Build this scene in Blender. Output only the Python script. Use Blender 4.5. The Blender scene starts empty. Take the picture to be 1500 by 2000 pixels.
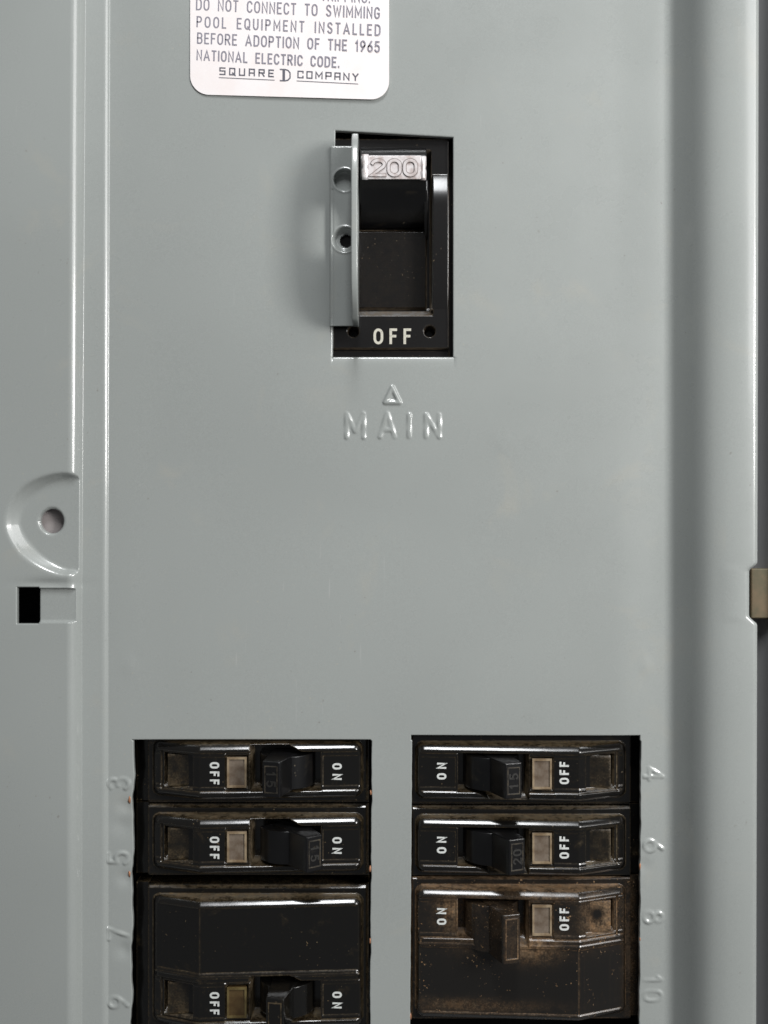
import bpy, math, random
import numpy as np
from mathutils import Vector, noise as mnoise

random.seed(7)
# ------------------------------------------------------------------ scale
# one "u" = 0.175 mm (a breaker is one inch = 145 u wide); the cover's flat sheet lies in y = 0
S = 0.000175
D = 2170.0                      # camera distance in u (0.38 m)

scn = bpy.context.scene
# ------------------------------------------------------------------ camera
cam_d = bpy.data.cameras.new('camera')
cam = bpy.data.objects.new('camera', cam_d)
scn.collection.objects.link(cam)
cam.location = (0, -D * S, 0)
cam.rotation_euler = (math.radians(90), 0, 0)
cam_d.sensor_fit = 'VERTICAL'
cam_d.sensor_height = 24
cam_d.lens = 12.0 / (1000.0 / D)
cam_d.clip_start = 0.01
cam_d.clip_end = 20
cam_d.dof.use_dof = True
cam_d.dof.focus_distance = 0.392      # focused a touch behind the sheet, as the snapshot is
cam_d.dof.aperture_fstop = 6.0
scn.camera = cam
# ------------------------------------------------------------------ world
w = bpy.data.worlds.new("World")
scn.world = w
w.use_nodes = True
w.node_tree.nodes['Background'].inputs[0].default_value = (0.96, 0.98, 1.0, 1)
w.node_tree.nodes['Background'].inputs[1].default_value = 0.11
# ------------------------------------------------------------------ lamps
def area(name, loc, target, sx, sy, power, col):
    l = bpy.data.lights.new(name, 'AREA')
    l.shape = 'RECTANGLE'; l.size = sx; l.size_y = sy
    l.energy = power; l.color = col
    o = bpy.data.objects.new(name, l)
    scn.collection.objects.link(o)
    o.location = loc
    o.rotation_euler = (Vector(target) - Vector(loc)).to_track_quat('-Z', 'Y').to_euler()
    return o
area('room_lamp_right', (0.54, -0.50, 0.13), (0.02, 0, 0), 0.18, 0.18, 3.6, (1.0, 0.985, 0.96))
area('room_lamp_overhead', (0.01, -0.62, 0.95), (0, 0, -0.02), 0.15, 0.42, 8.0, (0.97, 0.985, 1.0))
area('soft_fill_wide', (0.75, -0.95, 0.50), (0, 0, 0), 0.7, 0.7, 6.5, (1.0, 0.995, 0.99))  # added broad fill from upper right, not a lamp of the room
# ------------------------------------------------------------------ colour management
scn.view_settings.view_transform = 'Standard'
scn.view_settings.look = 'None'
scn.view_settings.exposure = 0.0
scn.view_settings.gamma = 1.0

# ================================================================== materials
def mat(name, base, rough=0.4, metal=0.0, build=None, coat=0.0, spec=0.5):
    m = bpy.data.materials.new(name); m.use_nodes = True
    nt = m.node_tree; b = nt.nodes['Principled BSDF']
    b.inputs['Base Color'].default_value = (*base, 1)
    b.inputs['Roughness'].default_value = rough
    b.inputs['Metallic'].default_value = metal
    b.inputs['Specular IOR Level'].default_value = spec
    b.inputs['Coat Weight'].default_value = coat
    b.inputs['Coat Roughness'].default_value = 0.13
    if build: build(nt, b, base)
    return m

def tc(nt): return nt.nodes.new('ShaderNodeTexCoord').outputs['Object']
def nz(nt, vec, scale, detail=3, rough=0.6, dist=0.0):
    n = nt.nodes.new('ShaderNodeTexNoise'); n.inputs['Scale'].default_value = scale
    n.inputs['Detail'].default_value = detail; n.inputs['Roughness'].default_value = rough
    n.inputs['Distortion'].default_value = dist
    nt.links.new(vec, n.inputs['Vector']); return n.outputs['Fac']
def ramp(nt, f, p0, p1, a=0.0, b=1.0):
    r = nt.nodes.new('ShaderNodeMapRange'); nt.links.new(f, r.inputs[0])
    r.inputs[1].default_value = p0; r.inputs[2].default_value = p1
    r.inputs[3].default_value = a; r.inputs[4].default_value = b
    r.interpolation_type = 'SMOOTHSTEP'; return r.outputs[0]
def mul(nt, a, b):
    m = nt.nodes.new('ShaderNodeMath'); m.operation = 'MULTIPLY'
    for i, x in enumerate((a, b)):
        if isinstance(x, (int, float)): m.inputs[i].default_value = x
        else: nt.links.new(x, m.inputs[i])
    return m.outputs[0]
def mx(nt, a, b):
    m = nt.nodes.new('ShaderNodeMath'); m.operation = 'MAXIMUM'
    nt.links.new(a, m.inputs[0]); nt.links.new(b, m.inputs[1]); return m.outputs[0]
def mix(nt, f, ca, cb):
    m = nt.nodes.new('ShaderNodeMix'); m.data_type = 'RGBA'
    nt.links.new(f, m.inputs[0])
    for i, c in ((6, ca), (7, cb)):
        if isinstance(c, tuple): m.inputs[i].default_value = (*c, 1)
        else: nt.links.new(c, m.inputs[i])
    return m.outputs[2]
def bump(nt, b, h, strength, dist):
    n = nt.nodes.new('ShaderNodeBump'); n.inputs['Strength'].default_value = strength
    n.inputs['Distance'].default_value = dist
    nt.links.new(h, n.inputs['Height']); nt.links.new(n.outputs[0], b.inputs['Normal'])

def paint_nodes(nt, b, base):
    v = tc(nt)
    c = mix(nt, ramp(nt, nz(nt, v, 9, 2, 0.5), 0.35, 0.65), tuple(x * 0.945 for x in base), tuple(x * 1.045 for x in base))  # broad tone patches paint soft mottled light into the enamel colour
    # tan dust specks, sparse, and faint warm stains, strengthened to paint in mottled light
    sp = mul(nt, ramp(nt, nz(nt, v, 900, 2, 0.5), 0.70, 0.78), ramp(nt, nz(nt, v, 22, 2, 0.5), 0.48, 0.66))
    c = mix(nt, mul(nt, sp, 0.35), c, (0.50, 0.45, 0.34))
    st = ramp(nt, nz(nt, v, 38, 5, 0.65, 0.6), 0.56, 0.78)
    c = mix(nt, mul(nt, st, 0.30), c, (0.40, 0.375, 0.31))
    mp_ = nt.nodes.new('ShaderNodeMapping'); mp_.inputs['Rotation'].default_value = (0, 0.5, 0); mp_.inputs['Scale'].default_value = (1, 1, 0.06)
    nt.links.new(v, mp_.inputs['Vector'])
    scr = mul(nt, ramp(nt, nz(nt, mp_.outputs[0], 900, 2, 0.4), 0.735, 0.76), ramp(nt, nz(nt, v, 17, 2), 0.52, 0.66))
    c = mix(nt, mul(nt, scr, 0.30), c, (0.50, 0.50, 0.49))
    dk = mul(nt, ramp(nt, nz(nt, v, 650, 1, 0.4), 0.755, 0.80), ramp(nt, nz(nt, v, 28, 2), 0.5, 0.62))
    c = mix(nt, mul(nt, dk, 0.5), c, (0.14, 0.12, 0.10))
    gr = nz(nt, v, 4200, 1, 0.5)
    c = mix(nt, ramp(nt, gr, 0.30, 0.70, 0.0, 0.26), c, tuple(x * 1.45 for x in base))
    nt.links.new(c, b.inputs['Base Color'])
    nt.links.new(ramp(nt, nz(nt, v, 60, 4), 0.3, 0.7, 0.26, 0.33), b.inputs['Roughness'])
    bump(nt, b, nz(nt, v, 700, 2, 0.5), 0.10, 0.00006)

PAINT = mat('grey_enamel', (0.296, 0.3145, 0.3035), 0.30, 0, paint_nodes, coat=0.8)
PAINT_BOX = mat('grey_enamel_box', (0.27, 0.272, 0.275), 0.5, 0, None)

def black_nodes(dust, dcol, spk):
    def f(nt, b, base):
        v = tc(nt)
        oi = nt.nodes.new('ShaderNodeObjectInfo')
        ad = nt.nodes.new('ShaderNodeVectorMath'); ad.operation = 'ADD'
        nt.links.new(v, ad.inputs[0]); nt.links.new(oi.outputs['Random'], ad.inputs[1]); v = ad.outputs[0]
        geo = nt.nodes.new('ShaderNodeNewGeometry')
        crease = ramp(nt, geo.outputs['Pointiness'], 0.494, 0.455, 0.0, 1.0)
        cr = mul(nt, crease, ramp(nt, nz(nt, v, 260, 4, 0.7), 0.36, 0.62, 0.25, 1.0))
        blot = ramp(nt, nz(nt, v, 75, 6, 0.7, 0.4), 0.74 - dust, 1.02 - dust * 0.8)
        fine = ramp(nt, nz(nt, v, 1500, 3, 0.65), 0.40, 0.68, 0.45, 1.0)
        at = nt.nodes.new('ShaderNodeAttribute'); at.attribute_name = 'dust'
        cr = mx(nt, cr, mul(nt, at.outputs['Fac'], ramp(nt, nz(nt, v, 300, 5, 0.75), 0.34, 0.60, 0.2, 1.0)))
        d = mul(nt, mx(nt, cr, blot), fine)
        sp = mul(nt, ramp(nt, nz(nt, v, 1150, 1, 0.5), 0.77 - spk, 0.82 - spk), ramp(nt, nz(nt, v, 60, 2), 0.45, 0.6))
        al = mx(nt, d, sp)
        hue = mix(nt, ramp(nt, nz(nt, v, 420, 3), 0.35, 0.65), dcol, (dcol[0] * 0.88, dcol[1] * 0.77, dcol[2] * 0.62))
        c = mix(nt, mul(nt, al, 0.9), base, hue)
        nt.links.new(c, b.inputs['Base Color'])
        nt.links.new(ramp(nt, al, 0.0, 0.7, b.inputs['Roughness'].default_value, 0.8), b.inputs['Roughness'])
        bump(nt, b, nz(nt, v, 1800, 2, 0.5), 0.05, 0.00004)
    return f
BLACK = mat('black_moulded_case', (0.0045, 0.0042, 0.0038), 0.19, 0, black_nodes(0.17, (0.14, 0.102, 0.050), 0.035), coat=0.5)
DUSTY = mat('dust_caked_black_case', (0.010, 0.009, 0.008), 0.22, 0, black_nodes(0.14, (0.30, 0.19, 0.098), 0.085), coat=0.3)
BLACK_MAIN = mat('black_moulded_main', (0.008, 0.0075, 0.0075), 0.25, 0, black_nodes(0.12, (0.12, 0.088, 0.05), 0.03), coat=0.2)
HANDLEB = mat('black_handle', (0.005, 0.005, 0.0055), 0.28, 0, black_nodes(0.15, (0.10, 0.085, 0.06), 0.03))
DARK = mat('dark_inside', (0.006, 0.006, 0.006), 0.9, spec=0.1)

def worn_white(nt, b, base):
    v = tc(nt)
    c = mix(nt, ramp(nt, nz(nt, v, 900, 4, 0.7), 0.52, 0.74), base, tuple(x * 0.45 for x in base))
    nt.links.new(c, b.inputs['Base Color'])
WHITEINK = mat('worn_white_lettering', (0.62, 0.64, 0.62), 0.6, 0, worn_white)
CREAMINK = mat('worn_cream_lettering', (0.55, 0.53, 0.45), 0.6, 0, worn_white)
MOULD = mat('moulded_digits', (0.015, 0.014, 0.012), 0.6, 0, worn_white)

def window_nodes(nt, b, base):
    v = tc(nt)
    c = mix(nt, ramp(nt, nz(nt, v, 190, 4, 0.7), 0.35, 0.7), base, (base[0] * 0.55, base[1] * 0.48, base[2] * 0.42))
    nt.links.new(c, b.inputs['Base Color'])
WINDOW = mat('yellowed_clear_plastic', (0.19, 0.155, 0.122), 0.28, 0, window_nodes)
WINRIM = mat('yellowed_plastic_rim', (0.30, 0.235, 0.155), 0.35, 0, window_nodes)
WINDARK = mat('brown_stained_plastic', (0.085, 0.055, 0.022), 0.4, 0, window_nodes)
WINDARKRIM = mat('brown_stained_rim', (0.13, 0.10, 0.04), 0.4, 0, window_nodes)

def paper_nodes(nt, b, base):
    v = tc(nt)
    c = mix(nt, ramp(nt, nz(nt, v, 70, 4, 0.6), 0.40, 0.75), base, (base[0] * 0.985, base[1] * 0.945, base[2] * 0.93))
    nt.links.new(c, b.inputs['Base Color'])
PAPER = mat('white_sticker', (0.84, 0.80, 0.798), 0.45, 0, paper_nodes)
INK = mat('grey_violet_ink', (0.235, 0.225, 0.27), 0.7)
INKD = mat('dark_grey_ink', (0.10, 0.10, 0.125), 0.7)

def silver_nodes(nt, b, base):
    v = tc(nt)
    c = mix(nt, ramp(nt, nz(nt, v, 350, 4, 0.6), 0.4, 0.7), base, (0.50, 0.42, 0.40))
    nt.links.new(c, b.inputs['Base Color'])
    bump(nt, b, nz(nt, v, 500, 3), 0.25, 0.0001)
SILVER = mat('silver_foil_plate', (0.74, 0.70, 0.70), 0.42, 0.55, silver_nodes)
ROLL = mat('bright_plate_ends', (0.86, 0.83, 0.84), 0.34, 0.35, silver_nodes)
OUTLINE = mat('dark_digit_outline', (0.13, 0.105, 0.095), 0.7)
def brass_nodes(nt, b, base):
    v = tc(nt)
    c = mix(nt, ramp(nt, nz(nt, v, 120, 4, 0.7), 0.35, 0.7), base, (0.11, 0.10, 0.06))
    nt.links.new(c, b.inputs['Base Color'])
CLIPM = mat('dull_plated_steel', (0.17, 0.125, 0.075), 0.45, 0.15, brass_nodes)
BURR = mat('bare_rusty_edge', (0.42, 0.20, 0.11), 0.5, 0.3)
BACKW = mat('pinkish_grey_behind_hole', (0.33, 0.30, 0.295), 0.7)

# ================================================================== helpers
COL = scn.collection
def W(x, y, h):                 # real position: x right, y down, h towards the viewer, in u
    return ((x - 750) * S, -h * S, (1000 - y) * S)
def P(x, y, h):                 # the same after allowing for how far the point stands off the sheet
    f = 1 - h / D
    return ((x - 750) * f * S, -h * S, (1000 - y) * f * S)
def L(s, v, h):                 # local space of a breaker
    return (s * S, -h * S, -v * S)

def link(name, verts, faces, m, parent=None, smooth=False):
    me = bpy.data.meshes.new(name)
    me.from_pydata(verts, [], faces); me.update()
    me.materials.append(m)
    if smooth: me.shade_smooth()
    o = bpy.data.objects.new(name, me); COL.objects.link(o)
    if parent: o.parent = parent
    return o
def thing(name, label, cat, loc=(0, 0, 0), group=None, kind=None):
    o = bpy.data.objects.new(name, None); COL.objects.link(o); o.location = loc
    o.empty_display_size = 0.01
    o['label'] = label; o['category'] = cat
    if group: o['group'] = group
    if kind: o['kind'] = kind
    return o

def lines(*segs):
    out = []
    for a, b, st in segs:
        n = max(1, int(round((b - a) / st)))
        out += list(np.linspace(a, b, n + 1))
    out = np.array(sorted(out)); keep = [out[0]]
    for t in out[1:]:
        if t - keep[-1] > 0.25: keep.append(t)
    return np.array(keep)

def hfield(name, XX, YY, HH, keep, m, mapf, parent=None, wall=12.0, scale_h=None, flip=False):
    """grid sheet with cut-outs; XX,YY,HH (ny,nx) arrays; keep (ny-1,nx-1) bool; edges get a wall going back"""
    ny, nx = XX.shape
    f = np.ones_like(XX) if scale_h is None else (1 - scale_h / D)
    if mapf == 'L':
        co = np.stack([XX * S, -HH * S, -YY * S], -1)
    else:
        co = np.stack([(XX - 750) * f * S, -HH * S, (1000 - YY) * f * S], -1)
    idx = np.arange(ny * nx).reshape(ny, nx)
    a = idx[:-1, :-1][keep]; b = idx[1:, :-1][keep]; c = idx[1:, 1:][keep]; d = idx[:-1, 1:][keep]
    quads = np.stack([a, b, c, d], -1)
    co = co.reshape(-1, 3)
    # boundary edges
    k = np.pad(keep, 1)
    extra_v = []; extra_f = []; 
    def walls(p, q):
        n0 = len(extra_v) * 1
        p = p.ravel(); q = q.ravel()
        if len(p) == 0: return
        base = len(co) + sum(len(x) for x in extra_v)
        P0 = co[p]; Q0 = co[q]
        P1 = P0.copy(); P1[:, 1] += wall * S
        Q1 = Q0.copy(); Q1[:, 1] += wall * S
        n = len(p)
        extra_v.append(np.concatenate([P0, Q0, Q1, P1]))
        i = np.arange(n)
        extra_f.append(np.stack([base + i, base + n + i, base + 2 * n + i, base + 3 * n + i], -1))
    kc = k[1:-1, 1:-1]
    m_ = kc & ~k[:-2, 1:-1]; walls(idx[:-1, 1:][m_], idx[:-1, :-1][m_])    # top side
    m_ = kc & ~k[2:, 1:-1]; walls(idx[1:, :-1][m_], idx[1:, 1:][m_])
    m_ = kc & ~k[1:-1, :-2]; walls(idx[:-1, :-1][m_], idx[1:, :-1][m_])
    m_ = kc & ~k[1:-1, 2:]; walls(idx[1:, 1:][m_], idx[:-1, 1:][m_])
    V = np.concatenate([co] + extra_v); F = np.concatenate([quads] + extra_f)
    used = np.zeros(len(V), bool); used[F.ravel()] = True
    remap = np.cumsum(used) - 1; V = V[used]; F = remap[F]
    me = bpy.data.meshes.new(name)
    me.vertices.add(len(V)); me.vertices.foreach_set('co', V.astype(np.float32).ravel())
    me.loops.add(F.size); me.loops.foreach_set('vertex_index', F.astype(np.int32).ravel())
    me.polygons.add(len(F)); me.polygons.foreach_set('loop_start', (np.arange(len(F)) * 4).astype(np.int32))
    me.polygons.foreach_set('loop_total', np.full(len(F), 4, np.int32))
    me.update(calc_edges=True); me.validate()
    me.materials.append(m); me.shade_smooth()
    o = bpy.data.objects.new(name, me); COL.objects.link(o)
    if parent: o.parent = parent
    return o

def set_dust(o, arr, keepshape):
    a = o.data.attributes.new('dust', 'FLOAT', 'POINT')
    full = np.zeros(len(o.data.vertices), np.float32); n = min(len(full), arr.size)
    full[:n] = arr.ravel()[:n]
    a.data.foreach_set('value', full)
def concave(Hh, hot=None, k=3.0):
    p = Hh
    for _ in range(2):
        q = np.pad(p, 1, mode='edge')
        p = (q[:-2, 1:-1] + q[2:, 1:-1] + q[1:-1, :-2] + q[1:-1, 2:] + q[1:-1, 1:-1]) / 5
    d = np.clip(np.abs(p - Hh) / k, 0, 1) * np.where(p > Hh, 1.0, 0.55)
    if hot is not None: d = np.maximum(d, hot)
    return d
def sp(t, r):
    return np.where(t < -r, 0, np.where(t > r, t, (t + r) ** 2 / (4 * r)))
def srmp(x, a, b, r0, r1):      # 0 below a, 1 above b, rounded bends
    return (sp(x - a, r0) - sp(x - b, r1)) / (b - a)
def sstep(x, a, b):
    t = np.clip((x - a) / (b - a), 0, 1); return t * t * (3 - 2 * t)

def prism(name, pts, y0, y1, mapf, m, parent=None, axis='v', bev=0.0, smooth=False):
    """pts: outline (a,h); extruded along the other in-plane axis from y0 to y1. axis 'v': a is x, extruded in y; 'x': a is y, extruded in x"""
    n = len(pts); vs = []
    for t in (y0, y1):
        for a, h in pts:
            vs.append(mapf(a, t, h) if axis == 'v' else mapf(t, a, h))
    fs = [tuple(range(n)), tuple(range(2 * n - 1, n - 1, -1))]
    for i in range(n):
        j = (i + 1) % n; fs.append((i, i + n, j + n, j))
    o = link(name, vs, fs, m, parent)
    fixbev(o, bev); return o
def fixbev(o, bev, seg=2):
    import bmesh
    bm = bmesh.new(); bm.from_mesh(o.data)
    bmesh.ops.recalc_face_normals(bm, faces=bm.faces)
    if bev:
        bmesh.ops.bevel(bm, geom=[e for e in bm.edges if e.calc_face_angle(0) > 0.5], offset=bev * S, segments=seg, profile=0.5, affect='EDGES', clamp_overlap=True)
        for f in bm.faces: f.smooth = True
    bm.to_mesh(o.data); bm.free()
    if bev:
        md = o.modifiers.new('wn', 'WEIGHTED_NORMAL'); md.keep_sharp = False
def box(name, x0, x1, y0, y1, h0, h1, m, mapf=P, parent=None, bev=0.0):
    vs = [mapf(x, y, h) for h in (h0, h1) for x, y in ((x0, y0), (x1, y0), (x1, y1), (x0, y1))]
    fs = [(0, 1, 2, 3), (7, 6, 5, 4), (0, 4, 5, 1), (1, 5, 6, 2), (2, 6, 7, 3), (3, 7, 4, 0)]
    o = link(name, vs, fs, m, parent); fixbev(o, bev); return o

# ------------------------------------------------------------------ stroke lettering
def arc(cx, cy, rx, ry, a0, a1, n=10):
    return [(cx + rx * math.cos(math.radians(a0 + (a1 - a0) * i / n)), cy + ry * math.sin(math.radians(a0 + (a1 - a0) * i / n))) for i in range(n + 1)]
G = {}
def g(c, wd, *st): G[c] = (wd, st)
g('A', .62, [(0, 0), (.31, 1), (.62, 0)], [(.12, .3), (.5, .3)])
g('B', .5, [(0, 0), (0, 1), (.28, 1)] + arc(.28, .76, .19, .24, 90, -90, 8) + [(0, .52)], [(.28, .52)] + arc(.28, .26, .22, .26, 90, -90, 8) + [(0, 0)])
g('C', .5, arc(.26, .68, .25, .32, 20, 180, 8) + arc(.26, .32, .25, .32, 180, 340, 8))
g('D', .52, [(0, 0), (0, 1), (.2, 1)] + arc(.22, .68, .3, .32, 90, 0, 6) + arc(.22, .32, .3, .32, 0, -90, 6) + [(0, 0)])
g('E', .42, [(.42, 1), (0, 1), (0, 0), (.42, 0)], [(0, .52), (.36, .52)])
g('F', .40, [(.40, 1), (0, 1), (0, 0)], [(0, .52), (.34, .52)])
g('G', .52, arc(.26, .68, .25, .32, 20, 180, 8) + arc(.26, .32, .25, .32, 180, 360, 8) + [(.51, .46), (.3, .46)])
g('H', .5, [(0, 0), (0, 1)], [(.5, 0), (.5, 1)], [(0, .52), (.5, .52)])
g('I', .0, [(0, 0), (0, 1)])
g('L', .38, [(0, 1), (0, 0), (.38, 0)])
g('M', .66, [(0, 0), (0, 1), (.33, .25), (.66, 1), (.66, 0)])
g('N', .52, [(0, 0), (0, 1), (.52, 0), (.52, 1)])
g('O', .54, arc(.27, .66, .27, .34, 0, 180, 10) + arc(.27, .34, .27, .34, 180, 360, 10) + [(.54, .66)])
g('P', .48, [(0, 0), (0, 1), (.26, 1)] + arc(.26, .74, .22, .26, 90, -90, 8) + [(0, .48)])
g('Q', .54, arc(.27, .66, .27, .34, 0, 180, 10) + arc(.27, .34, .27, .34, 180, 360, 10) + [(.54, .66)], [(.32, .22), (.56, -.06)])
g('R', .5, [(0, 0), (0, 1), (.26, 1)] + arc(.26, .74, .22, .26, 90, -90, 8) + [(0, .48)], [(.24, .48), (.5, 0)])
g('S', .48, arc(.24, .75, .22, .25, 20, 200, 8) + [(.1, .6), (.38, .42)] + arc(.24, .25, .23, .25, 20, -160, 8))
g('T', .46, [(0, 1), (.46, 1)], [(.23, 1), (.23, 0)])
g('U', .5, [(0, 1)] + arc(.25, .3, .25, .3, 180, 360, 10) + [(.5, 1)])
g('W', .8, [(0, 1), (.2, 0), (.4, .9), (.6, 0), (.8, 1)])
g('Y', .5, [(0, 1), (.25, .5), (.5, 1)], [(.25, .5), (.25, 0)])
g('.', .02, [(0, 0), (0, .08)])
g('0', .5, arc(.25, .66, .25, .34, 0, 180, 10) + arc(.25, .34, .25, .34, 180, 360, 10) + [(.5, .66)])
g('1', .2, [(0, .78), (.16, 1), (.16, 0)])
g('2', .5, arc(.25, .72, .23, .28, 165, -35, 10) + [(0, 0), (.5, 0)])
g('3', .48, arc(.23, .76, .21, .24, 150, -90, 10) + [(.16, .52)] , [(.23, .52)] + arc(.23, .27, .24, .27, 90, -150, 10))
g('4', .52, [(.38, 0), (.38, 1), (0, .28), (.52, .28)])
g('5', .48, [(.42, 1), (.07, 1), (.03, .55)] + arc(.22, .32, .25, .32, 120, -150, 12))
g('6', .5, [(.4, 1), (.1, .55)] + arc(.25, .3, .24, .3, 150, 510, 14))
g('7', .46, [(0, 1), (.46, 1), (.14, 0)])
g('8', .48, arc(.24, .76, .2, .24, -90, 270, 12), arc(.24, .27, .24, .27, 90, 450, 12))
g('9', .5, [(.1, 0), (.4, .45)] + arc(.25, .7, .24, .3, -30, 330, 14))
# squarish company logotype letters
sq = .78
g('s', sq, [(sq, 1), (0, 1), (0, .54), (sq, .54), (sq, 0), (0, 0)])
g('q', sq, [(0, 0), (0, 1), (sq, 1), (sq, 0), (0, 0)], [(.45, .3), (.85, -.1)])
g('u', sq, [(0, 1), (0, 0), (sq, 0), (sq, 1)])
g('a', sq, [(0, 0), (0, 1), (sq, 1), (sq, 0)], [(0, .42), (sq, .42)])
g('r', sq, [(0, 0), (0, 1), (sq, 1), (sq, .5), (0, .5)], [(.42, .5), (sq, 0)])
g('e', sq * .9, [(sq * .9, 1), (0, 1), (0, 0), (sq * .9, 0)], [(0, .5), (sq * .8, .5)])
g('c', sq, [(sq, .75), (sq, 1), (0, 1), (0, 0), (sq, 0), (sq, .25)])
g('o', sq, [(0, 0), (0, 1), (sq, 1), (sq, 0), (0, 0)])
g('m', .95, [(0, 0), (0, 1), (.47, .3), (.95, 1), (.95, 0)])
g('p', sq, [(0, 0), (0, 1), (sq, 1), (sq, .45), (0, .45)])
g('n', sq, [(0, 0), (0, 1), (sq, 0), (sq, 1)])
g('y', sq, [(0, 1), (.39, .5), (sq, 1)], [(.39, .5), (.39, 0)])

def layout(text, width, height, xs=None, space=.42):
    """strokes of the text as polylines in (u,v), u 0..width, v up 0..height"""
    n = len(text)
    ws = [space if c == ' ' else G[c][0] for c in text]
    xs_ = xs if xs else 1.0
    tot = sum(ws) * xs_ * height
    gap = (width - tot) / max(1, n - 1)
    out = []; u = 0
    for c, wd in zip(text, ws):
        if c != ' ':
            for st in G[c][1]:
                out.append([(u + a * xs_ * height, b * height) for a, b in st])
        u += wd * xs_ * height + gap
    return out

def ribbon(polys, hw, t, fmap, name, m, parent=None, base=0.0, flare=1.0, cap=0.8):
    """strokes -> one mesh of mitred bars with flat tops; fmap(u,v,h)"""
    vs = []; fs = []
    for si, pl in enumerate(polys):
        pts = [pl[0]]
        for q in pl[1:]:
            if math.dist(q, pts[-1]) > 1e-4: pts.append(q)
        if len(pts) < 2: continue
        closed = math.dist(pts[0], pts[-1]) < 1e-3
        if closed: pts = pts[:-1]
        n = len(pts); rows = []
        for i, p in enumerate(pts):
            a = pts[i - 1] if (i > 0 or closed) else None
            b = pts[(i + 1) % n] if (i < n - 1 or closed) else None
            def unit(p, q):
                d = math.dist(p, q); return ((q[0] - p[0]) / d, (q[1] - p[1]) / d)
            d1 = unit(a, p) if a else None; d2 = unit(p, b) if b else None
            if d1 is None: d1 = d2; p = (p[0] - d2[0] * hw * cap, p[1] - d2[1] * hw * cap)
            if d2 is None: d2 = d1; p = (p[0] + d1[0] * hw * cap, p[1] + d1[1] * hw * cap)
            tx, ty = d1[0] + d2[0], d1[1] + d2[1]; ln = math.hypot(tx, ty) or 1
            tx, ty = tx / ln, ty / ln
            k = max(0.45, d1[0] * tx + d1[1] * ty)
            nx, ny = -ty / k, tx / k
            rows.append((p, nx, ny))
        hh = base + t + si * 0.03
        b0 = len(vs)
        for p, nx, ny in rows:
            vs += [fmap(p[0] + nx * hw * flare, p[1] + ny * hw * flare, base), fmap(p[0] + nx * hw, p[1] + ny * hw, hh),
                   fmap(p[0] - nx * hw, p[1] - ny * hw, hh), fmap(p[0] - nx * hw * flare, p[1] - ny * hw * flare, base)]
        rng = range(n if closed else n - 1)
        for i in rng:
            A = b0 + 4 * i; B = b0 + 4 * ((i + 1) % n)
            for k_ in range(3): fs.append((A + k_, A + k_ + 1, B + k_ + 1, B + k_))
        if not closed:
            fs.append((b0, b0 + 3, b0 + 2, b0 + 1)); e = b0 + 4 * (n - 1); fs.append((e, e + 1, e + 2, e + 3))
    return link(name, vs, fs, m, parent)

def seg_dist(X, Y, polys):
    """distance field to strokes"""
    dd = np.full(X.shape, 1e9)
    for pl in polys:
        for (ax, ay), (bx, by) in zip(pl[:-1], pl[1:]):
            L2 = (bx - ax) ** 2 + (by - ay) ** 2
            if L2 < 1e-9: continue
            t = np.clip(((X - ax) * (bx - ax) + (Y - ay) * (by - ay)) / L2, 0, 1)
            dd = np.minimum(dd, np.hypot(X - ax - t * (bx - ax), Y - ay - t * (by - ay)))
    return dd

# ================================================================== the cover sheet
MO = (655.0, 885.0, 255.0, 697.0)         # main opening (nominal)
LO = (258.0, 724.0, 1445.0, 2120.0)       # left row of breakers
RO = (803.0, 1250.0, 1436.0, 2120.0)      # right row of breakers
SL = (33.0, 75.0, 1147.0, 1218.0)         # black slot
SH = (97.0, 1018.0, 24.0)                 # screw hole
def around(*v): return [(a + b, a + b + .01, 1) for a in v for b in (-3, -1.8, -0.9, -0.3, 0, 0.3, 0.9, 1.8, 3)]
xs = lines((-160, -30, 26), (-30, 165, 3), (165, 200, 7), (200, 300, 2.2), (300, 640, 10), (640, 885, 2.0), (885, 1240, 9), (1240, 1300, 2.2),
           (1300, 1380, 3.5), (1380, 1460, 5), (1460, 1480, 1.2), *around(MO[0], MO[1], LO[0], LO[1], RO[0], RO[1], SL[0], SL[1]), (72, 122, 1.5), (132, 164, 1.3), (198, 218, 1.2))
ys = lines((-160, 200, 30), (200, 320, 5), (320, 740, 10), (740, 880, 2), (880, 905, 5), (905, 1240, 3), (1240, 1430, 12), (1430, 1445, 3),
           (1480, 1570, 2.2), (1570, 1625, 3), (1625, 1700, 2.2), (1700, 1780, 3), (1780, 1845, 2.2), (1845, 1900, 3), (1900, 1980, 2.2), (1980, 2200, 10), *around(MO[2], MO[3], LO[2], RO[2], LO[3], SL[2], SL[3]), (995, 1044, 1.5))
XX, YY = np.meshgrid(xs, ys)
cx = (XX[:-1, :-1] + XX[1:, 1:]) / 2; cy = (YY[:-1, :-1] + YY[1:, 1:]) / 2
keep = np.ones(cx.shape, bool)
for (a, b, c, d) in (MO, LO, RO, SL):
    keep &= ~((cx > a) & (cx < b) & (cy > c) & (cy < d))
# snap vertices to the screw hole's rim
rr = np.hypot(XX - SH[0], YY - SH[1]); sel = np.abs(rr - SH[2]) < 1.1
XX = np.where(sel, SH[0] + (XX - SH[0]) * SH[2] / np.maximum(rr, 1e-6), XX)
YY = np.where(sel, SH[1] + (YY - SH[1]) * SH[2] / np.maximum(rr, 1e-6), YY)
keep &= np.hypot(cx - SH[0], cy - SH[1]) > SH[2]
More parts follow.
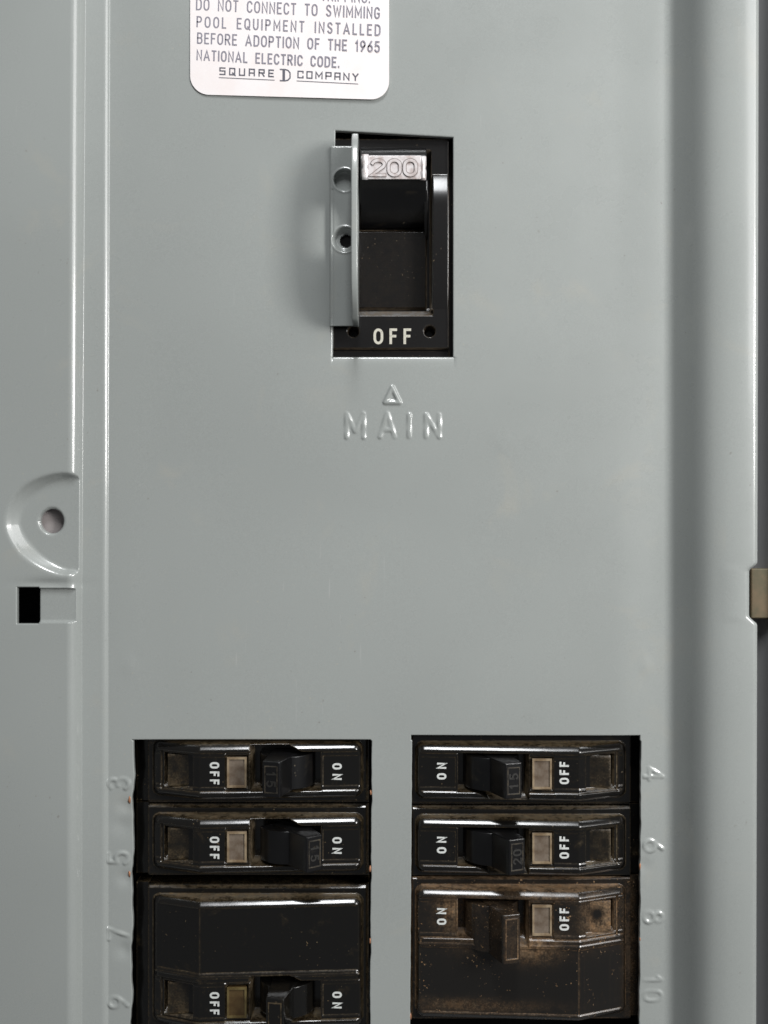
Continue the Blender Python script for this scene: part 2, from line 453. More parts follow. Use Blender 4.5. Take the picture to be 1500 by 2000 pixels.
# ---- height profile
prof = 30 - 21 * srmp(XX, 148, 163, 15, 0.7) - 4 * srmp(XX, 161, 200, 1, 3) - 6 * srmp(XX, 206, 213, 7, 0.7)
xq = np.arange(1290, 1482.1, 0.5)
sq_ = np.interp(xq, [1296, 1304, 1318, 1350, 1372, 1395, 1425, 1455, 1470, 1482], [0, 0.10, 0.80, 0.95, 0.70, 0.38, 0.15, 0.02, -0.05, -0.55])
hq = np.concatenate([[0], np.cumsum((sq_[1:] + sq_[:-1]) * 0.25)])
R = np.where(XX > 1290, np.interp(XX, xq, hq), 0)
prof = prof + R
H = prof.copy()
# half-moon recess around the screw hole
pol_c = (152.0, 1024.0)
t_ = (YY - 1024) / 90.0
inner = 152 - 116 * np.sqrt(np.clip(1 - np.abs(t_) ** 2.0, 0, 1)) * (1 - 0.22 * np.clip(t_, 0, 1))      # left boundary of the floor
dist_in = np.where(np.abs(t_) < 1, XX - inner, -60)
mo_pts = []
for i in range(61):
    tt = -1 + 2 * i / 60
    mo_pts.append((152 - 116 * math.sqrt(max(0, 1 - abs(tt) ** 2.0)) * (1 - 0.22 * max(tt, 0)), 1024 + 90 * tt))
reg = (XX < 175) & (YY > 860) & (YY < 1180)
ds = np.full(XX.shape, 1e3); ds[reg] = seg_dist(XX[reg], YY[reg], [mo_pts])
inside = (np.abs(t_) < 1) & (XX > inner)
sdf = np.where(inside, 0, ds)             # 0 on the floor, grows outside
wdt = 8 + 21 * np.clip((152 - XX) / 112, 0, 1)
depth = 15 * (1 - np.clip(sp(sdf - 2, 4) - sp(sdf - wdt, 5), 0, wdt - 2) / (wdt - 2))
floor = 30 - depth
kk = 2.6
fl_ = np.maximum(floor, 15) + kk * np.clip(1 - depth / 6, 0, 1)
df = H - fl_
smn = np.where(df > kk, fl_, np.where(df < -kk, H, H - (df + kk) ** 2 / (4 * kk)))
H = np.where(reg & (XX < 172), smn, H)
# bent catch tab beside the slot
tab = sstep(XX, 70, 75) * (1 - sstep(XX, 150, 160)) * sstep(YY, 1148, 1151) * (1 - sstep(YY, 1214, 1217))
H = np.where(XX < 170, np.minimum(H, 30 - 9 * tab), H)
H = H - 4 * np.exp(-((XX - 100) / 50) ** 2 - ((YY - 1140) / 9) ** 2)
# slight oil-canning of the sheet
flat = sstep(XX, 215, 330) * (1 - sstep(XX, 1200, 1290))
H = H + flat * (3.0 * np.sin(XX / 310 + 0.6) * np.cos(YY / 420) + 1.0 * np.sin(XX / 140 + YY / 230))
# raised words and numbers
EMB = []
def emb(text, u0, v0, width, height, rot, raise_, hw, soft, xs=1.0):
    global H
    pol = layout(text, width, height, xs)
    mp = {'0': lambda u, v: (u0 + u, v0 - v), 'ccw': lambda u, v: (u0 - v, v0 - u), 'cw': lambda u, v: (u0 + v, v0 + u)}[rot]
    pol = [[mp(*p) for p in pl] for pl in pol]
    allp = [p for pl in pol for p in pl]
    x0 = min(p[0] for p in allp) - 14; x1 = max(p[0] for p in allp) + 14; y0 = min(p[1] for p in allp) - 14; y1 = max(p[1] for p in allp) + 14
    r = (XX > x0) & (XX < x1) & (YY > y0) & (YY < y1)
    d = seg_dist(XX[r], YY[r], pol)
    wv_ = 0.8 + 0.35 * np.sin(XX[r] / 7.0 + YY[r] / 5.0 + u0)
    H[r] += raise_ * wv_ * (1 - sstep(d, hw, hw + soft))
emb('M', 677, 854, 33, 46, '0', 2.1, 1.8, 4.4, 1.09)
emb('A', 742, 853, 28, 46, '0', 2.1, 1.8, 4.4, 1.0)
emb('I', 799, 853, 1, 43, '0', 2.1, 1.8, 4.4)
emb('N', 832, 853, 27, 43, '0', 2.1, 1.8, 4.4, 1.15)
tri = [(766, 757), (752, 786), (780, 786), (766, 757)]
r_ = (XX > 735) & (XX < 800) & (YY > 740) & (YY < 800)
dt = seg_dist(XX[r_], YY[r_], [tri]); H[r_] += 3.4 * (1 - sstep(dt, 1.5, 6.0)); 
for tx, u, v, r in (('3', 250, 1541, 'ccw'), ('5', 250, 1686, 'ccw'), ('7', 250, 1834, 'ccw'), ('9', 250, 1968, 'ccw'),
                    ('4', 1258, 1500, 'cw'), ('6', 1258, 1641, 'cw'), ('8', 1258, 1781, 'cw')):
    emb(tx, u, v, 29, 36, r, 2.3, 1.4, 4.2, 1.2)
emb('10', 1258, 1908, 46, 34, 'cw', 1.6, 1.3, 4.2, 1.1)
# small dents by the number rows
for (dx, dy, rd, am) in ((246, 1575, 14, -3), (240, 1612, 18, -2.5), (246, 1716, 14, -3), (244, 1856, 15, -3), (1256, 1690, 14, -2), (1262, 1300, 12, 1.0), (985, 865, 20, 0.7), (252, 1300, 14, 1.0)):
    H += am * np.exp(-(((XX - dx) / rd) ** 2 + ((YY - dy) / rd) ** 2))
# rolled lips of the cut-outs
def lip(a, b, c, d, rad, amt):
    global H
    dx = np.maximum(np.maximum(a - XX, XX - b), 0); dy = np.maximum(np.maximum(c - YY, YY - d), 0)
    dd = np.hypot(dx, dy); t = np.clip(1 - dd / rad, 0, 1)
    H -= amt * (1 - np.sqrt(np.clip(1 - t * t, 0, 1)))
lip(*MO, 2.0, 2.0)
H -= np.where((YY >= 697) & (XX > 650) & (XX < 887), 0.42 * np.clip(703 - YY, 0, 6), 0)
H -= np.where((XX <= 655) & (YY > 400) & (YY < 700), 0.55 * np.clip(XX - 650, 0, 5), 0); lip(*LO, 1.6, 1.5); lip(*RO, 1.6, 1.5); lip(*SL, 2.5, 2.5)
dd = np.clip(1 - (np.hypot(XX - SH[0], YY - SH[1]) - SH[2]) / 6.0, 0, 1)
H = np.where(dd > 0, H - 5 * (1 - np.sqrt(np.clip(1 - dd * dd, 0, 1))), H)
# rounded outer edge on the right
te = np.clip((XX - 1473) / 5, 0, 1); H -= 3.5 * (1 - np.sqrt(np.clip(1 - te * te, 0, 1)))
# ---- in-plane irregularities
DX = np.zeros_like(XX); DY = np.zeros_like(YY)
def tent(v, c, r): return np.clip(1 - np.abs(v - c) / r, 0, 1)
inm = sstep(XX, 600, 655) * (1 - sstep(XX, 885, 940))
DY += tent(YY, 255, 45) * 13 * np.clip((XX - 655) / 230, 0, 1) * (1 - sstep(XX, 885, 930))
DX += tent(XX, 655, 10) * -5 * np.clip((YY - 255) / 442, 0, 1) * (YY < 720)
rag = lambda y, sd: 0.5 * np.sin(y / 11.0 + sd) * np.sin(y / 31.0 + 2 * sd) + 0.35 * np.sin(y / 4.3 + sd) * np.sin(y / 47.0)
pit = lambda y, y0: sum(np.exp(-((y - (y0 + 145 * i)) / 20.0) ** 2) for i in range(-1, 5))
low = (YY > 1446)
DX += low * tent(XX, 258, 22) * (3 - 5 * np.clip((YY - 1445) / 555, 0, 1) + rag(YY, 1) - 2.0 * pit(YY, 1566) + 2.2 * pit(YY, 1512))
DX += low * tent(XX, 724, 22) * (2 - 4 * np.clip((YY - 1445) / 555, 0, 1) + 0.6 * rag(YY, 2) + 1.4 * pit(YY, 1560))
DX += low * tent(XX, 803, 22) * (2 - 4 * np.clip((YY - 1445) / 555, 0, 1) + 0.5 * rag(YY, 3))
DX += low * tent(XX, 1250, 7) * (1.5 - 3 * np.clip((YY - 1445) / 555, 0, 1) + 0.8 * rag(YY, 4) + 1.2 * pit(YY, 1610))
# the right edge: leaning slightly, with a notch for the clip
edgew = sstep(XX, 1400, 1478)
DX += edgew * (3 - 5 * np.clip(YY / 2000, 0, 1) - 16 * sstep(YY, 1098, 1116) * (1 - sstep(YY, 1202, 1222)))
# the rib lines on the left lean a little
DX += (1 - sstep(XX, 130, 280)) * sstep(XX, 90, 140) * 8 * (0.5 - np.clip(YY / 1200, 0, 1)) * (YY < 1200)
DX += (1 - sstep(XX, 130, 280)) * sstep(XX, 90, 140) * -4.0 * (YY >= 1200)
XX = XX + DX; YY = YY + DY

cover = thing('panel_cover', 'large grey enamelled steel cover sheet with MAIN and breaker numbers pressed into it', 'panel cover', (0, 0, 0))
hfield('cover_sheet', XX, YY, H, keep, PAINT, 'P', cover, wall=9.0, scale_h=prof)
# bare, rusty burrs where knock-out pieces were twisted off the cut-outs
def blob(name, x, y, h, rx, ry, rh, m, parent, mapf=P):
    vs = []; fs = []
    nu, nv = 7, 5
    for j in range(nv + 1):
        th = math.pi * j / nv
        for i in range(nu):
            a = 2 * math.pi * i / nu; k = random.uniform(0.75, 1.2)
            vs.append(mapf(x + rx * k * math.sin(th) * math.cos(a), y + ry * k * math.cos(th), h + rh * k * math.sin(th) * math.sin(a)))
    for j in range(nv):
        for i in range(nu):
            fs.append((j * nu + i, j * nu + (i + 1) % nu, (j + 1) * nu + (i + 1) % nu, (j + 1) * nu + i))
    return link(name, vs, fs, m, parent, smooth=True)
for (x, y, a, b) in ((253, 1562, 3, 8), (253, 1707, 2.5, 6), (724, 1548, 2.0, 5), (723, 1697, 2.5, 7), (723, 1838, 2, 6), (1250, 1692, 2.0, 7), (1250, 1835, 1.6, 5), (802, 1985, 2, 7)):
    blob('edge_burr', x, y, -3, a, b, 3, BURR, cover)

# ================================================================== enclosure behind
bx = thing('panel_box', 'dark grey steel box wall showing in the gap along the right edge of the cover', 'electrical box', (0, 0, 0))
box('back_wall', -500, 1900, -500, 2500, -420, -400, DARK, W, bx)
prism('box_flange', [(1400, -60), (1484, -44), (1492, -41), (1499, -35), (1505, -26), (1509, -8), (1512, 20), (1530, 22), (1530, -70), (1400, -70)], -300, 2300, W, PAINT_BOX, bx, bev=1.0)
prism('side_wall', [(1531, -400), (1531, 20), (1700, 20), (1700, -400)], -300, 2300, W, PAINT_BOX, bx)
box('side_wall', -420, -300, -300, 2300, -400, -30, PAINT_BOX, W, bx)
box('end_wall', -420, 1700, -420, -300, -400, -30, PAINT_BOX, W, bx)
box('end_wall', -420, 1700, 2300, 2420, -400, -30, PAINT_BOX, W, bx)
box('mounting_ear', 40, 150, 950, 1090, -14, -8, BACKW, W, bx)

clip = thing('retaining_clip', 'dull brownish plated metal clip in the notch at the right edge of the grey cover', 'metal clip', W(1470, 1158, -60))
def clp(x, y, h):
    a = P(x, y, h); b = clip.location; return (a[0] - b[0], a[1] - b[1], a[2] - b[2])
prism('clip_body', [(1464, -70), (1463, -8), (1467, -2), (1560, 6), (1560, -70)], 1110, 1208, clp, CLIPM, clip, bev=3)
prism('clip_lip', [(1459, -70), (1457, -30), (1466, -26), (1466, -70)], 1120, 1200, clp, CLIPM, clip, bev=1)

# ================================================================== warning sticker
lab = thing('warning_label', 'white rounded sticker with rows of grey capitals at the top of the cover', 'label', (0, 0, 0))
def labp(u, v):     # corner-based placement: u 0..1 left-right, v in u up from the lower edge
    return None
def rrect(x0, x1, y0, y1, r, sl):
    pts = []
    for (cx_, cy_, a0) in ((x1 - r, y0 + r, -90), (x1 - r, y1 - r, 0), (x0 + r, y1 - r, 90), (x0 + r, y0 + r, 180)):
        for i in range(13):
            a = math.radians(a0 + 90 * i / 12); x = cx_ + r * math.cos(a); y = cy_ + r * math.sin(a)
            pts.append((x, y + sl * (x - x0)))
    return pts
out = rrect(371.5, 760, -150, 184, 36, 0.0285)
n = len(out)
vs = [P(x, y, 4.2) for x, y in out] + [P(x, y, 1.0) for x, y in out]
fs = [tuple(range(n))] + [(i, i + n, (i + 1) % n + n, (i + 1) % n) for i in range(n)]
o = link('sticker_sheet', vs, fs, PAPER, lab); fixbev(o, 0)
def line_text(name, text, x0, y0, x1, y1, ht, hw, m, xs=0.9, space=.42):
    wd = x1 - x0; sl = (y1 - y0) / wd
    pol = layout(text, wd, ht, xs, space)
    return ribbon(pol, hw, 0.25, lambda u, v, h: P(x0 + u + 0.02 * v, y0 + sl * u - v, h), name, m, lab, base=4.3)
line_text('lettering', 'TRIPPING.', 628, 0.5, 722, 5, 19, 1.3, INK)
line_text('lettering', 'DO NOT CONNECT TO SWIMMING', 384, 18.5, 741, 35.5, 20.5, 1.35, INK, .82)
line_text('lettering', 'POOL EQUIPMENT INSTALLED', 385, 52, 742, 68.5, 19.5, 1.35, INK, .85)
line_text('lettering', 'BEFORE ADOPTION OF THE 1965', 386, 84, 741, 101, 19.5, 1.35, INK, .85)
line_text('lettering', 'NATIONAL ELECTRIC CODE.', 385, 116.5, 662, 131, 18.5, 1.4, INK, .85)
line_text('company_name', 'square', 429.5, 145, 534, 149.5, 12.5, 1.25, INKD, 1.0)
line_text('company_name', 'company', 582, 151.5, 699, 157, 12.5, 1.25, INKD, 1.0)
def rule(x0, y0, x1, y1):
    return ribbon([[(0, 0), (x1 - x0, 0)]], 0.75, 0.25, lambda u, v, h: P(x0 + u, y0 + (y1 - y0) / (x1 - x0) * u - v, h), 'underline', INKD, lab, base=4.3)
rule(428, 151.5, 536, 156.5); rule(580, 158, 699, 164)
ribbon([[(0, 0), (10, 0), (15, 1.5), (19, 6), (19, 16), (15, 20.5), (10, 22), (0, 22)], [(5.5, 0), (5.5, 22)], [(8, 0), (8, 22)]], 1.3, 0.25,
       lambda u, v, h: P(547.5 + u, 157.5 - v + 0.03 * u, h), 'company_emblem', INKD, lab, base=4.3)

# ================================================================== main breaker
mb = thing('main_breaker', 'tall black main breaker with silver 200 plate and cream OFF in the upper cutout', 'circuit breaker', W(770, 475, -80))
def mp(x, y, h):
    a = P(x, y, h); b = mb.location; return (a[0] - b[0], a[1] - b[1], a[2] - b[2])
mx_ = lines((640, 900, 1.6), (838, 846, .7)); my_ = lines((240, 710, 1.8), (600, 622, .9), (678, 692, .9))
MX, MY = np.meshgrid(mx_, my_)
Hm = np.full(MX.shape, -14.0)
Hm = np.where(MY < 274, -60, Hm); Hm = np.where(MX > 877, -62, Hm)
Hm = np.where(MX < 650, -60, Hm)
# top block slightly dished
Hm = np.where((MY >= 272) & (MY < 346) & (MX < 877), -16 - 1.5 * np.sin((MX - 650) / 60), Hm)
# rocker pocket
ck = (MX > 843) & (MX < 877) & (MY > 344) & (MY < 604)
tt = (MY - 378) / 228
cheek = -14 + 16 * np.where(MY < 406, 1 - ((406 - MY) / 62) ** 2 * 1.0, 1 - ((MY - 406) / 200) ** 2)
cheek = cheek - 2.0 * sstep(np.abs(MX - 860), 14, 17)
Hm = np.where(ck, cheek, Hm)
pk = (MX > 690) & (MX < 842) & (MY > 296) & (MY < 610)
pf = -62 + 22 * sstep(MY, 440, 448) - 16 * ((MY - 448).clip(0) / 160) ** 1.4 + 0.25 * np.sin(MY * 1.35) * (MY > 460) * (MY < 590)
pf = np.where(MX > 834, -70, pf)
pf = np.where(MY > 596, -66, pf)
Hm = np.where(pk, pf, Hm)
lg = (MX > 690) & (MX < 846) & (MY >= 606) & (MY < 618)
Hm = np.where(lg, -30 + 16 * (MY - 606) / 12, Hm)
gv = (MY > 680) & (MY < 685); Hm = np.where(gv, -34, Hm)
Hm = np.where(MY >= 685, -24, Hm)
Hm = np.where(MX > 878, -62, Hm)
for (hx, hy) in ((690, 648), (839, 648)):
    d = np.hypot(MX - hx, MY - hy)
    Hm = np.where(d < 12, np.minimum(Hm, -14 - 45 * (1 - sstep(d, 8.5, 11))), Hm)
f_ = 1 - np.full_like(Hm, -20) / D
lx = (MX - 750) * f_; ly = (MY - 1000) * f_
me_o = hfield('case', (lx * S - mb.location[0]) / S, (ly * S + mb.location[2]) / S, Hm + mb.location[1] / S, np.ones((MX.shape[0] - 1, MX.shape[1] - 1), bool), BLACK_MAIN, 'L', mb, wall=200)
# rocker handle: profile seen from the side, (y, h)
hp = [(294, -45), (288, -6), (292, 18), (299, 31), (310, 37), (346, 40), (352, 37), (372, 14), (396, -2), (420, -24), (446, -52), (446, -75), (294, -75)]
prism('handle', hp, 703, 833, mp, HANDLEB, mb, axis='x', bev=2.5)
set_dust(me_o, concave(Hm, np.maximum(0.8 * ((MY > 604) & (MY < 619) & (MX > 690) & (MX < 846)), 0.07 * ((MY > 446) & (MY < 600) & (MX > 690) & (MX < 832))), 5.0), None)
handle = mb.children[-1]
# side cheek of the rocker
prism('handle_cheek', [(352, -60), (352, -4), (372, 4), (400, -2), (440, -22), (470, -50)], 828.5, 836, mp, BLACK_MAIN, mb, axis='x', bev=1.5)
# silver rating plate
rp = box('rating_plate', 719, 822, 304, 350, 40.5, 44.5, SILVER, mp, handle, 0.8)
def roll(x0, x1, y0, y1, h, amp):
    vs = []; fs = []; nx = 8; yy = np.linspace(y0, y1, 9)
    for j, y in enumerate(yy):
        pin = 1.0 - 0.28 * math.exp(-((y - (y0 + y1) / 2) / 4.0) ** 2)
        en = min(1, (0.55 + 0.45 * math.sin(math.pi * (j + .6) / 9.2)))
        for i in range(nx + 1):
            a = math.pi * i / nx
            vs.append(mp((x0 + x1) / 2 - (x1 - x0) / 2 * math.cos(a) * pin * en ** .3, y, h + amp * math.sin(a) * pin * en))
    for j in range(len(yy) - 1):
        for i in range(nx):
            p = j * (nx + 1) + i; fs.append((p, p + 1, p + nx + 2, p + nx + 1))
    e = len(yy) - 1
    fs.append(tuple(range(nx, -1, -1))); fs.append(tuple(e * (nx + 1) + i for i in range(nx + 1)))
    return link('plate_end', vs, fs, ROLL, handle, smooth=True)
roll(706, 721, 301, 351, 38, 11); roll(820, 833, 305, 352, 38, 11)
dg = [[(p[0], p[1]) for p in pl] for pl in layout('200', 90, 30, 1.7)]
dg = layout('2', 24, 29, 1.75)
dg = [[(a, b) for a, b in pl] for pl in dg] + [[(a + 33, b) for a, b in pl] for pl in layout('0', 24, 29, 1.55)] + [[(a + 64, b) for a, b in pl] for pl in layout('0', 24, 29, 1.55)]
dm = lambda u, v, h: mp(726 + u, 342 - v, h)
ribbon(dg, 4.0, 0.5, dm, 'digit_outline', OUTLINE, handle, base=44.5)  # wider dark strokes outlining the raised digits
ribbon(dg, 2.6, 2.2, dm, 'raised_digits', SILVER, handle, base=45.0, flare=1.15)
ribbon(layout('OFF', 69, 26, 1.0), 2.5, 0.8, lambda u, v, h: mp(732 + u, 670 - v, h), 'lettering', CREAMINK, mb, base=-14.2)

# padlock bracket riding on the left of the rocker
lb = thing('padlock_bracket', 'grey steel bracket with a projecting padlock tab at the left side of the main breaker', 'bracket', P(668, 460, 4))
def lp(x, y, h):
    a = P(x, y, h); b = lb.location; return (a[0] - b[0], a[1] - b[1], a[2] - b[2])
fx = lines((644, 696, 1.5)); fy = lines((284, 636, 1.8))
FX, FY = np.meshgrid(fx, fy)
FH = np.full(FX.shape, 12.0)
FH -= 4 * (1 - np.sqrt(np.clip(1 - np.clip(1 - (FX - 644) / 5, 0, 1) ** 2, 0, 1)))
FH -= 3 * (1 - np.sqrt(np.clip(1 - np.clip(1 - (FY - 284) / 4, 0, 1) ** 2, 0, 1)))
FH -= 1.6 * np.exp(-((FX - 649.5) / 2) ** 2) * (FY > 370)
for hx, hy, r0, r1, dp in ((673, 352, 18, 22, 16), (673, 468, 15, 25, 11)):
    d = np.hypot(FX - hx, (FY - hy))
    FH += 1.2 * np.exp(-((d - r1 - 1) / 2.0) ** 2)
    FH -= dp * (1 - sstep(d, r0, r1))
fk = np.ones((FX.shape[0] - 1, FX.shape[1] - 1), bool)
fcx = (FX[:-1, :-1] + FX[1:, 1:]) / 2; fcy = (FY[:-1, :-1] + FY[1:, 1:]) / 2
fk &= ~(np.hypot(fcx - 676, fcy - 468) < 13)
fs_ = 1 - 12 / D
hfield('flange', ((FX - 750) * fs_ * S - lb.location[0]) / S, ((FY - 1000) * fs_ * S + lb.location[2]) / S, FH + lb.location[1] / S, fk, PAINT, 'L', lb, wall=9)
# tab outline (real y, h)
outl = []; innl = []
N = 48
for i in range(N):
    a = 2 * math.pi * i / N
    y_, h_ = math.cos(a), math.sin(a)
    ky = abs(y_) ** 0.55 * (1 if y_ > 0 else -1)
    if h_ >= 0: hh_ = 8 + 112 * abs(h_) ** 0.72
    else: hh_ = 8 - 14 * abs(h_) ** 0.4
    outl.append((455 + 183 * ky, hh_))
    innl.append((446 + 52 * y_, 64 + 25 * h_))
vs = []; fs = []
for xx in (687.5, 700.0):
    for y_, h_ in outl: vs.append(tuple(Vector(W(750 + (xx - 750) * (1 - 60 / D), 1000 + (y_ - 1000) * 0.996, h_)) - lb.location))
    for y_, h_ in innl: vs.append(tuple(Vector(W(750 + (xx - 750) * (1 - 60 / D), 1000 + (y_ - 1000) * 0.996, h_)) - lb.location))
for i in range(N):
    j = (i + 1) % N
    fs.append((i, j, N + j, N + i)); fs.append((2 * N + j, 2 * N + i, 3 * N + i, 3 * N + j))
    fs.append((j, i, 2 * N + i, 2 * N + j)); fs.append((N + i, N + j, 3 * N + j, 3 * N + i))
o = link('padlock_tab', vs, fs, PAINT, lb); fixbev(o, 2.2)

# ================================================================== branch breakers
def body_arrays(hh, c, double):
    s = lines((-2, 464, 1.7), (88, 94, .6), (338, 344, .7), (392, 404, .8)); v = lines((-hh - 17, hh + 17, 1.6))
    SS, VV = np.meshgrid(s, v)
    pr = np.interp(SS, [0, 12, 327, 425, 440], [-8, -7, 13, -26, -28])
    pr_s = pr
    d = np.minimum(np.minimum(SS - 11, 426 - SS), hh - np.abs(VV))
    # rounded corners
    cxr = np.maximum(np.maximum(25 - SS, SS - 412), 0); cyr = np.maximum(np.abs(VV) - (hh - 14), 0)
    d = np.where((cxr > 0) & (cyr > 0), 14 - np.hypot(cxr, cyr), d)
    q_ = np.clip(11.5 - d, 0, 11.5)
    rnd = (0.44 + 0.012 * np.sin(SS / 37.0) * np.sin(SS / 11.0 + 1)) * q_ + 0.036 * q_ * q_
    Hh = np.where(d > 0, pr - rnd, -34 + 0.12 * pr)
    Hh = np.where((d <= 0) & (np.abs(VV) > hh + 13), -44, Hh)
    Hh = np.where((d <= 0) & (SS < 2), -44, Hh)
    Hh = np.where(SS > 438, -58, Hh)
    Q = VV - c
    fc = (np.abs(Q) < 38) & (SS > 16) & (SS < 421)
    face = pr - 5
    Hh = np.where(fc, face, Hh)
    Hh = np.where((np.abs(Q + 0) > 36) & (np.abs(Q) < 38.5) & (SS > 16) & (SS < 421), pr - 6.5, Hh)
    # thin ledge lines of the moulding
    Hh = np.where(fc & (np.abs(Q) > 31) & ((SS < 89) | (SS > 278)), face + 1.6, Hh)
    Hh = np.where(fc & (SS > 406) & (SS < 409), face - 3, Hh)
    # toggle pocket, flared towards the handle
    low_ = 37 + 14 * np.clip((SS - 128) / 26, 0, 1) * (1 if True else 0)
    pk = (SS > 92) & (SS < 228) & (Q > -37) & (Q < low_)
    Hh = np.where(pk, -52, Hh)
    Hh = np.where((SS > 88) & (SS <= 92) & (np.abs(Q) < 37), face + 1.5, Hh)
    # seat of the window, label recess and slot
    Hh = np.where((SS > 233) & (SS < 276) & (np.abs(Q) < 32), face - 10, Hh)
    Hh = np.where((SS > 341) & (SS < 395) & (np.abs(Q) < 33), face - 13 + 5 * (SS - 341) / 54, Hh)
    Hh = np.where((SS > 394.5) & (SS < 401) & (np.abs(Q) < 33), face - 34, Hh)
    if double:
        sg = 1 if c < 0 else -1
        bl = (Q * sg > 56) & (np.abs(VV) < hh - 13) & (SS > 18) & (SS < 419)
        Hh = np.where(bl, pr - 3.0, Hh)
        Hh = np.where((Q * sg > 49) & (Q * sg < 52) & (SS > 16) & (SS < 421) & ~pk, pr + 1.8, Hh)
        Hh = np.where(bl & (np.abs(SS - 326) < 1.2), pr - 4.5, Hh)
    return SS, VV, Hh

def case_obj(hh, c, double, m):
    SS, VV, Hh = body_arrays(hh, c, double)
    o = hfield('case', SS, VV, Hh, np.ones((SS.shape[0] - 1, SS.shape[1] - 1), bool), m, 'L', None, wall=180)
    hot = None
    if m.name.startswith('dust'):
        Q = VV - c
        g2 = lambda s0, v0, a, b: np.exp(-((SS - s0) / a) ** 2 - ((Q - v0) / b) ** 2)
        hot = 1.0 * g2(130, 5, 56, 42) + 1.0 * g2(235, 50, 48, 26) + 0.7 * g2(78, -22, 26, 18) + 0.75 * g2(368, 0, 34, 40) * (1 - 0.9 * g2(366, -4, 15, 14)) + 0.5 * g2(260, -44, 60, 10) + 0.45 * g2(436, 60, 14, 200) + 0.35 * g2(100, 170, 140, 12)
        hot = np.clip(hot, 0, 1)
    set_dust(o, concave(Hh, hot), None)
    return o

def handle_obj(v0, v1, m, digits, wide=20, ln=106):
    """origin on the drum axis; points along +h"""
    pts = [(-30, -6), (-24, 46), (-wide - 1, ln - 10), (-wide + 1, ln), (wide - 1, ln), (wide + 1, ln - 10), (24, 46), (30, -6)]
    h = prism('handle', pts, v0, v1, L, m, None, bev=2.2)
    # drum
    dr = [(54 * math.cos(math.radians(a)), 54 * math.sin(math.radians(a))) for a in range(-20, 201, 10)]
    d = prism('drum', dr, v0 + 2, v1 - 2, L, m, h, bev=1.5)
    # moulded frame and digits on the tip
    vc = (v0 + v1) / 2
    ww, hv = wide - 6, (v1 - v0) / 2 - 9
    ribbon([[(-ww, -hv), (ww, -hv), (ww, hv), (-ww, hv), (-ww, -hv)]], 1.0, 1.2, lambda u, v, hh_: L(u, vc + v, hh_), 'moulded_frame', m, h, base=ln - .3)
    if digits:
        ribbon(layout(digits, 26, 16, 1.2), 1.6, 1.4, lambda u, v, hh_: L(8 - v, vc + 13 - u, hh_), 'moulded_digits', MOULD, h, base=ln - .2)
    return h

def window_obj(m, mr):
    wv = box('window', 236, 273, -29, 29, -8, 3.5, m, L, None, 1.5)
    vs = []
    ribbon([[(237.5, -27.5), (271.5, -27.5), (271.5, 27.5), (237.5, 27.5), (237.5, -27.5)]], 1.8, 3.0, lambda u, v, h: L(u, v, h), 'window_rim', mr, wv, base=3.0, flare=1.3)
    return wv

def pr_at(s): return float(np.interp(s, [0, 12, 327, 425, 440], [-8, -7, 13, -26, -28]))
def letter_obj(text, s0, ht, ln, jit=0):
    hh_ = pr_at(s0) - 5
    return ribbon(layout(text, ln, ht, 1.05), 1.9, 0.5, lambda u, v, h: L(s0 + ht / 2 - v, ln / 2 - u, h + hh_), 'lettering', WHITEINK, None, base=0.25)

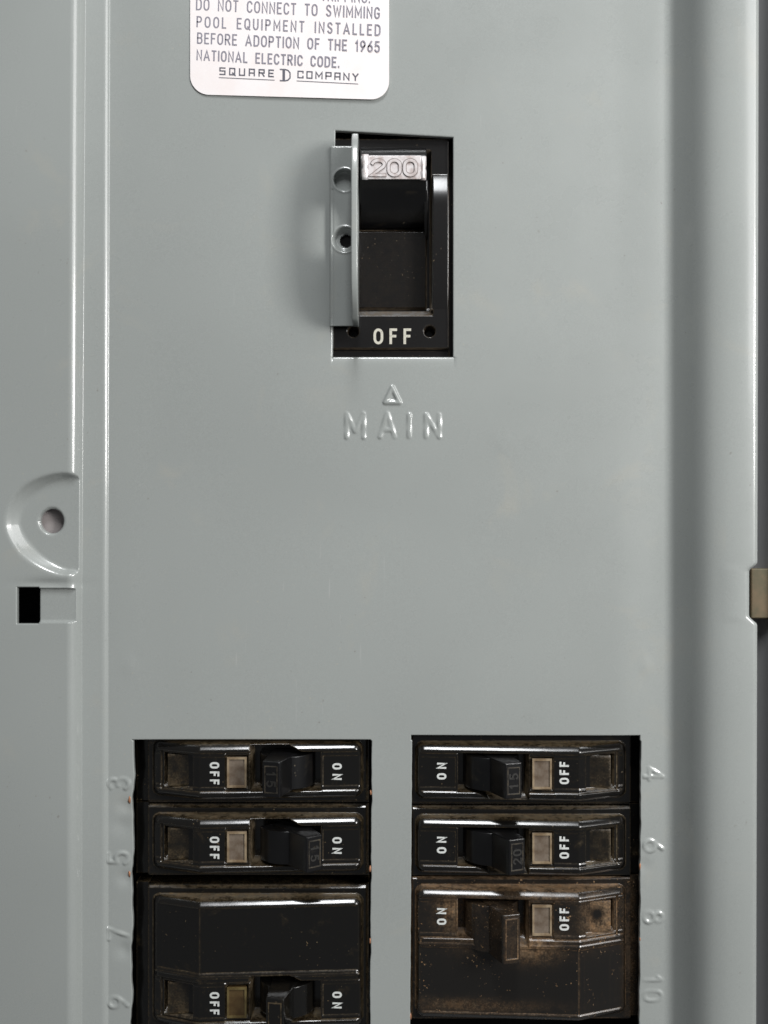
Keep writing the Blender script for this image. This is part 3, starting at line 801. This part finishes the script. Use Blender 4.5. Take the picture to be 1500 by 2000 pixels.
def breaker(label, x0, yc, left, hh, c, double, m, digits, theta, parts, hv=(-34, 34), winm=(WINDOW, WINRIM), wide=18, dv=0, wv=0):
    t = thing('circuit_breaker' if not double else 'double_circuit_breaker', label, 'circuit breaker', W(x0, yc, 0), 'black branch breakers in the two lower cutouts')
    if left: t.rotation_euler = (0, math.pi, 0)
    key = ('case', double, m.name)
    if key in parts:
        cs = parts[key].copy(); COL.objects.link(cs)
    else:
        cs = case_obj(hh, c, double, m); parts[key] = cs
    cs.parent = t
    hd = handle_obj(hv[0], hv[1], m if double else HANDLEB, digits, wide); hd.parent = t
    if m is DUSTY:
        for q in [hd] + list(hd.children):
            if q.name.startswith(('handle', 'drum')): set_dust(q, np.full(len(q.data.vertices), 0.14), None)
    hd.location = (160 * S, 38 * S, -(c + dv) * S); hd.rotation_euler = (0, 0, 0)
    # lean about the drum axis (local z)
    hd.rotation_euler = (0, 0, math.radians(theta))
    wn = window_obj(*winm); wn.parent = t; wn.location = (wv * S, -(pr_at(255) - 5) * S, -c * S)
    for tx, s0, ht, ln in (('ON', 60, 15, 29), ('OFF', 298, 15, 40)):
        lo = letter_obj(tx, s0, ht, ln); lo.parent = t; lo.location = (0, 0, -c * S + 2 * S)
    PS, PV = np.meshgrid(lines((343, 393, 2.5)), lines((-31, 31, 2.5)))
    ed = np.minimum(np.minimum(PS - 343, 393 - PS), 31 - np.abs(PV))
    pl = hfield('label_plate', PS, PV, -12.5 - 1.2 * np.clip(1 - ed / 3, 0, 1), np.ones((PS.shape[0] - 1, PS.shape[1] - 1), bool), m, 'L', t, wall=4)
    rim_ = np.clip(1 - ed / 6, 0, 1)
    if m is DUSTY: set_dust(pl, np.clip(1.25 - 1.5 * np.exp(-((PS - 366) / 17) ** 2 - ((PV + 5) / 17) ** 2), 0, 1), None)
    else: set_dust(pl, 0.5 * rim_ + 0.35 * np.clip(-PV / 31, 0, 1) * (1 if left else 0) + 0.2, None)
    pl.location = (0, -(pr_at(368) + 2) * S, -c * S)
    return t
parts = {}
breaker('black breaker beside raised number 3, top of the left row, its handle near the middle', 718, 1507, True, 54, 0, False, BLACK, '15', 12, parts)
breaker('black breaker beside raised number 5, its handle thrown over to ON', 718, 1652, True, 54, 0, False, BLACK, '15', -34, parts)
breaker('black breaker beside raised number 4, top of the right row, its handle leaning to OFF', 803, 1510, False, 54, 0, False, BLACK, '15', 18, parts)
breaker('black breaker beside raised number 6, second in the right row, its handle leaning to OFF', 803, 1655, False, 54, 0, False, BLACK, '20', 22, parts)
breaker('dusty double width black breaker caked with brown dirt beside raised numbers 8 and 10', 803, 1866, False, 126, -71, True, DUSTY, None, 16, parts, hv=(-32, 62))
breaker('double width black breaker with glossy blank upper half beside raised numbers 7 and 9', 718, 1884, True, 126, -71, True, BLACK, None, 8, parts, hv=(-30, 34), winm=(WINDARK, WINDARKRIM))
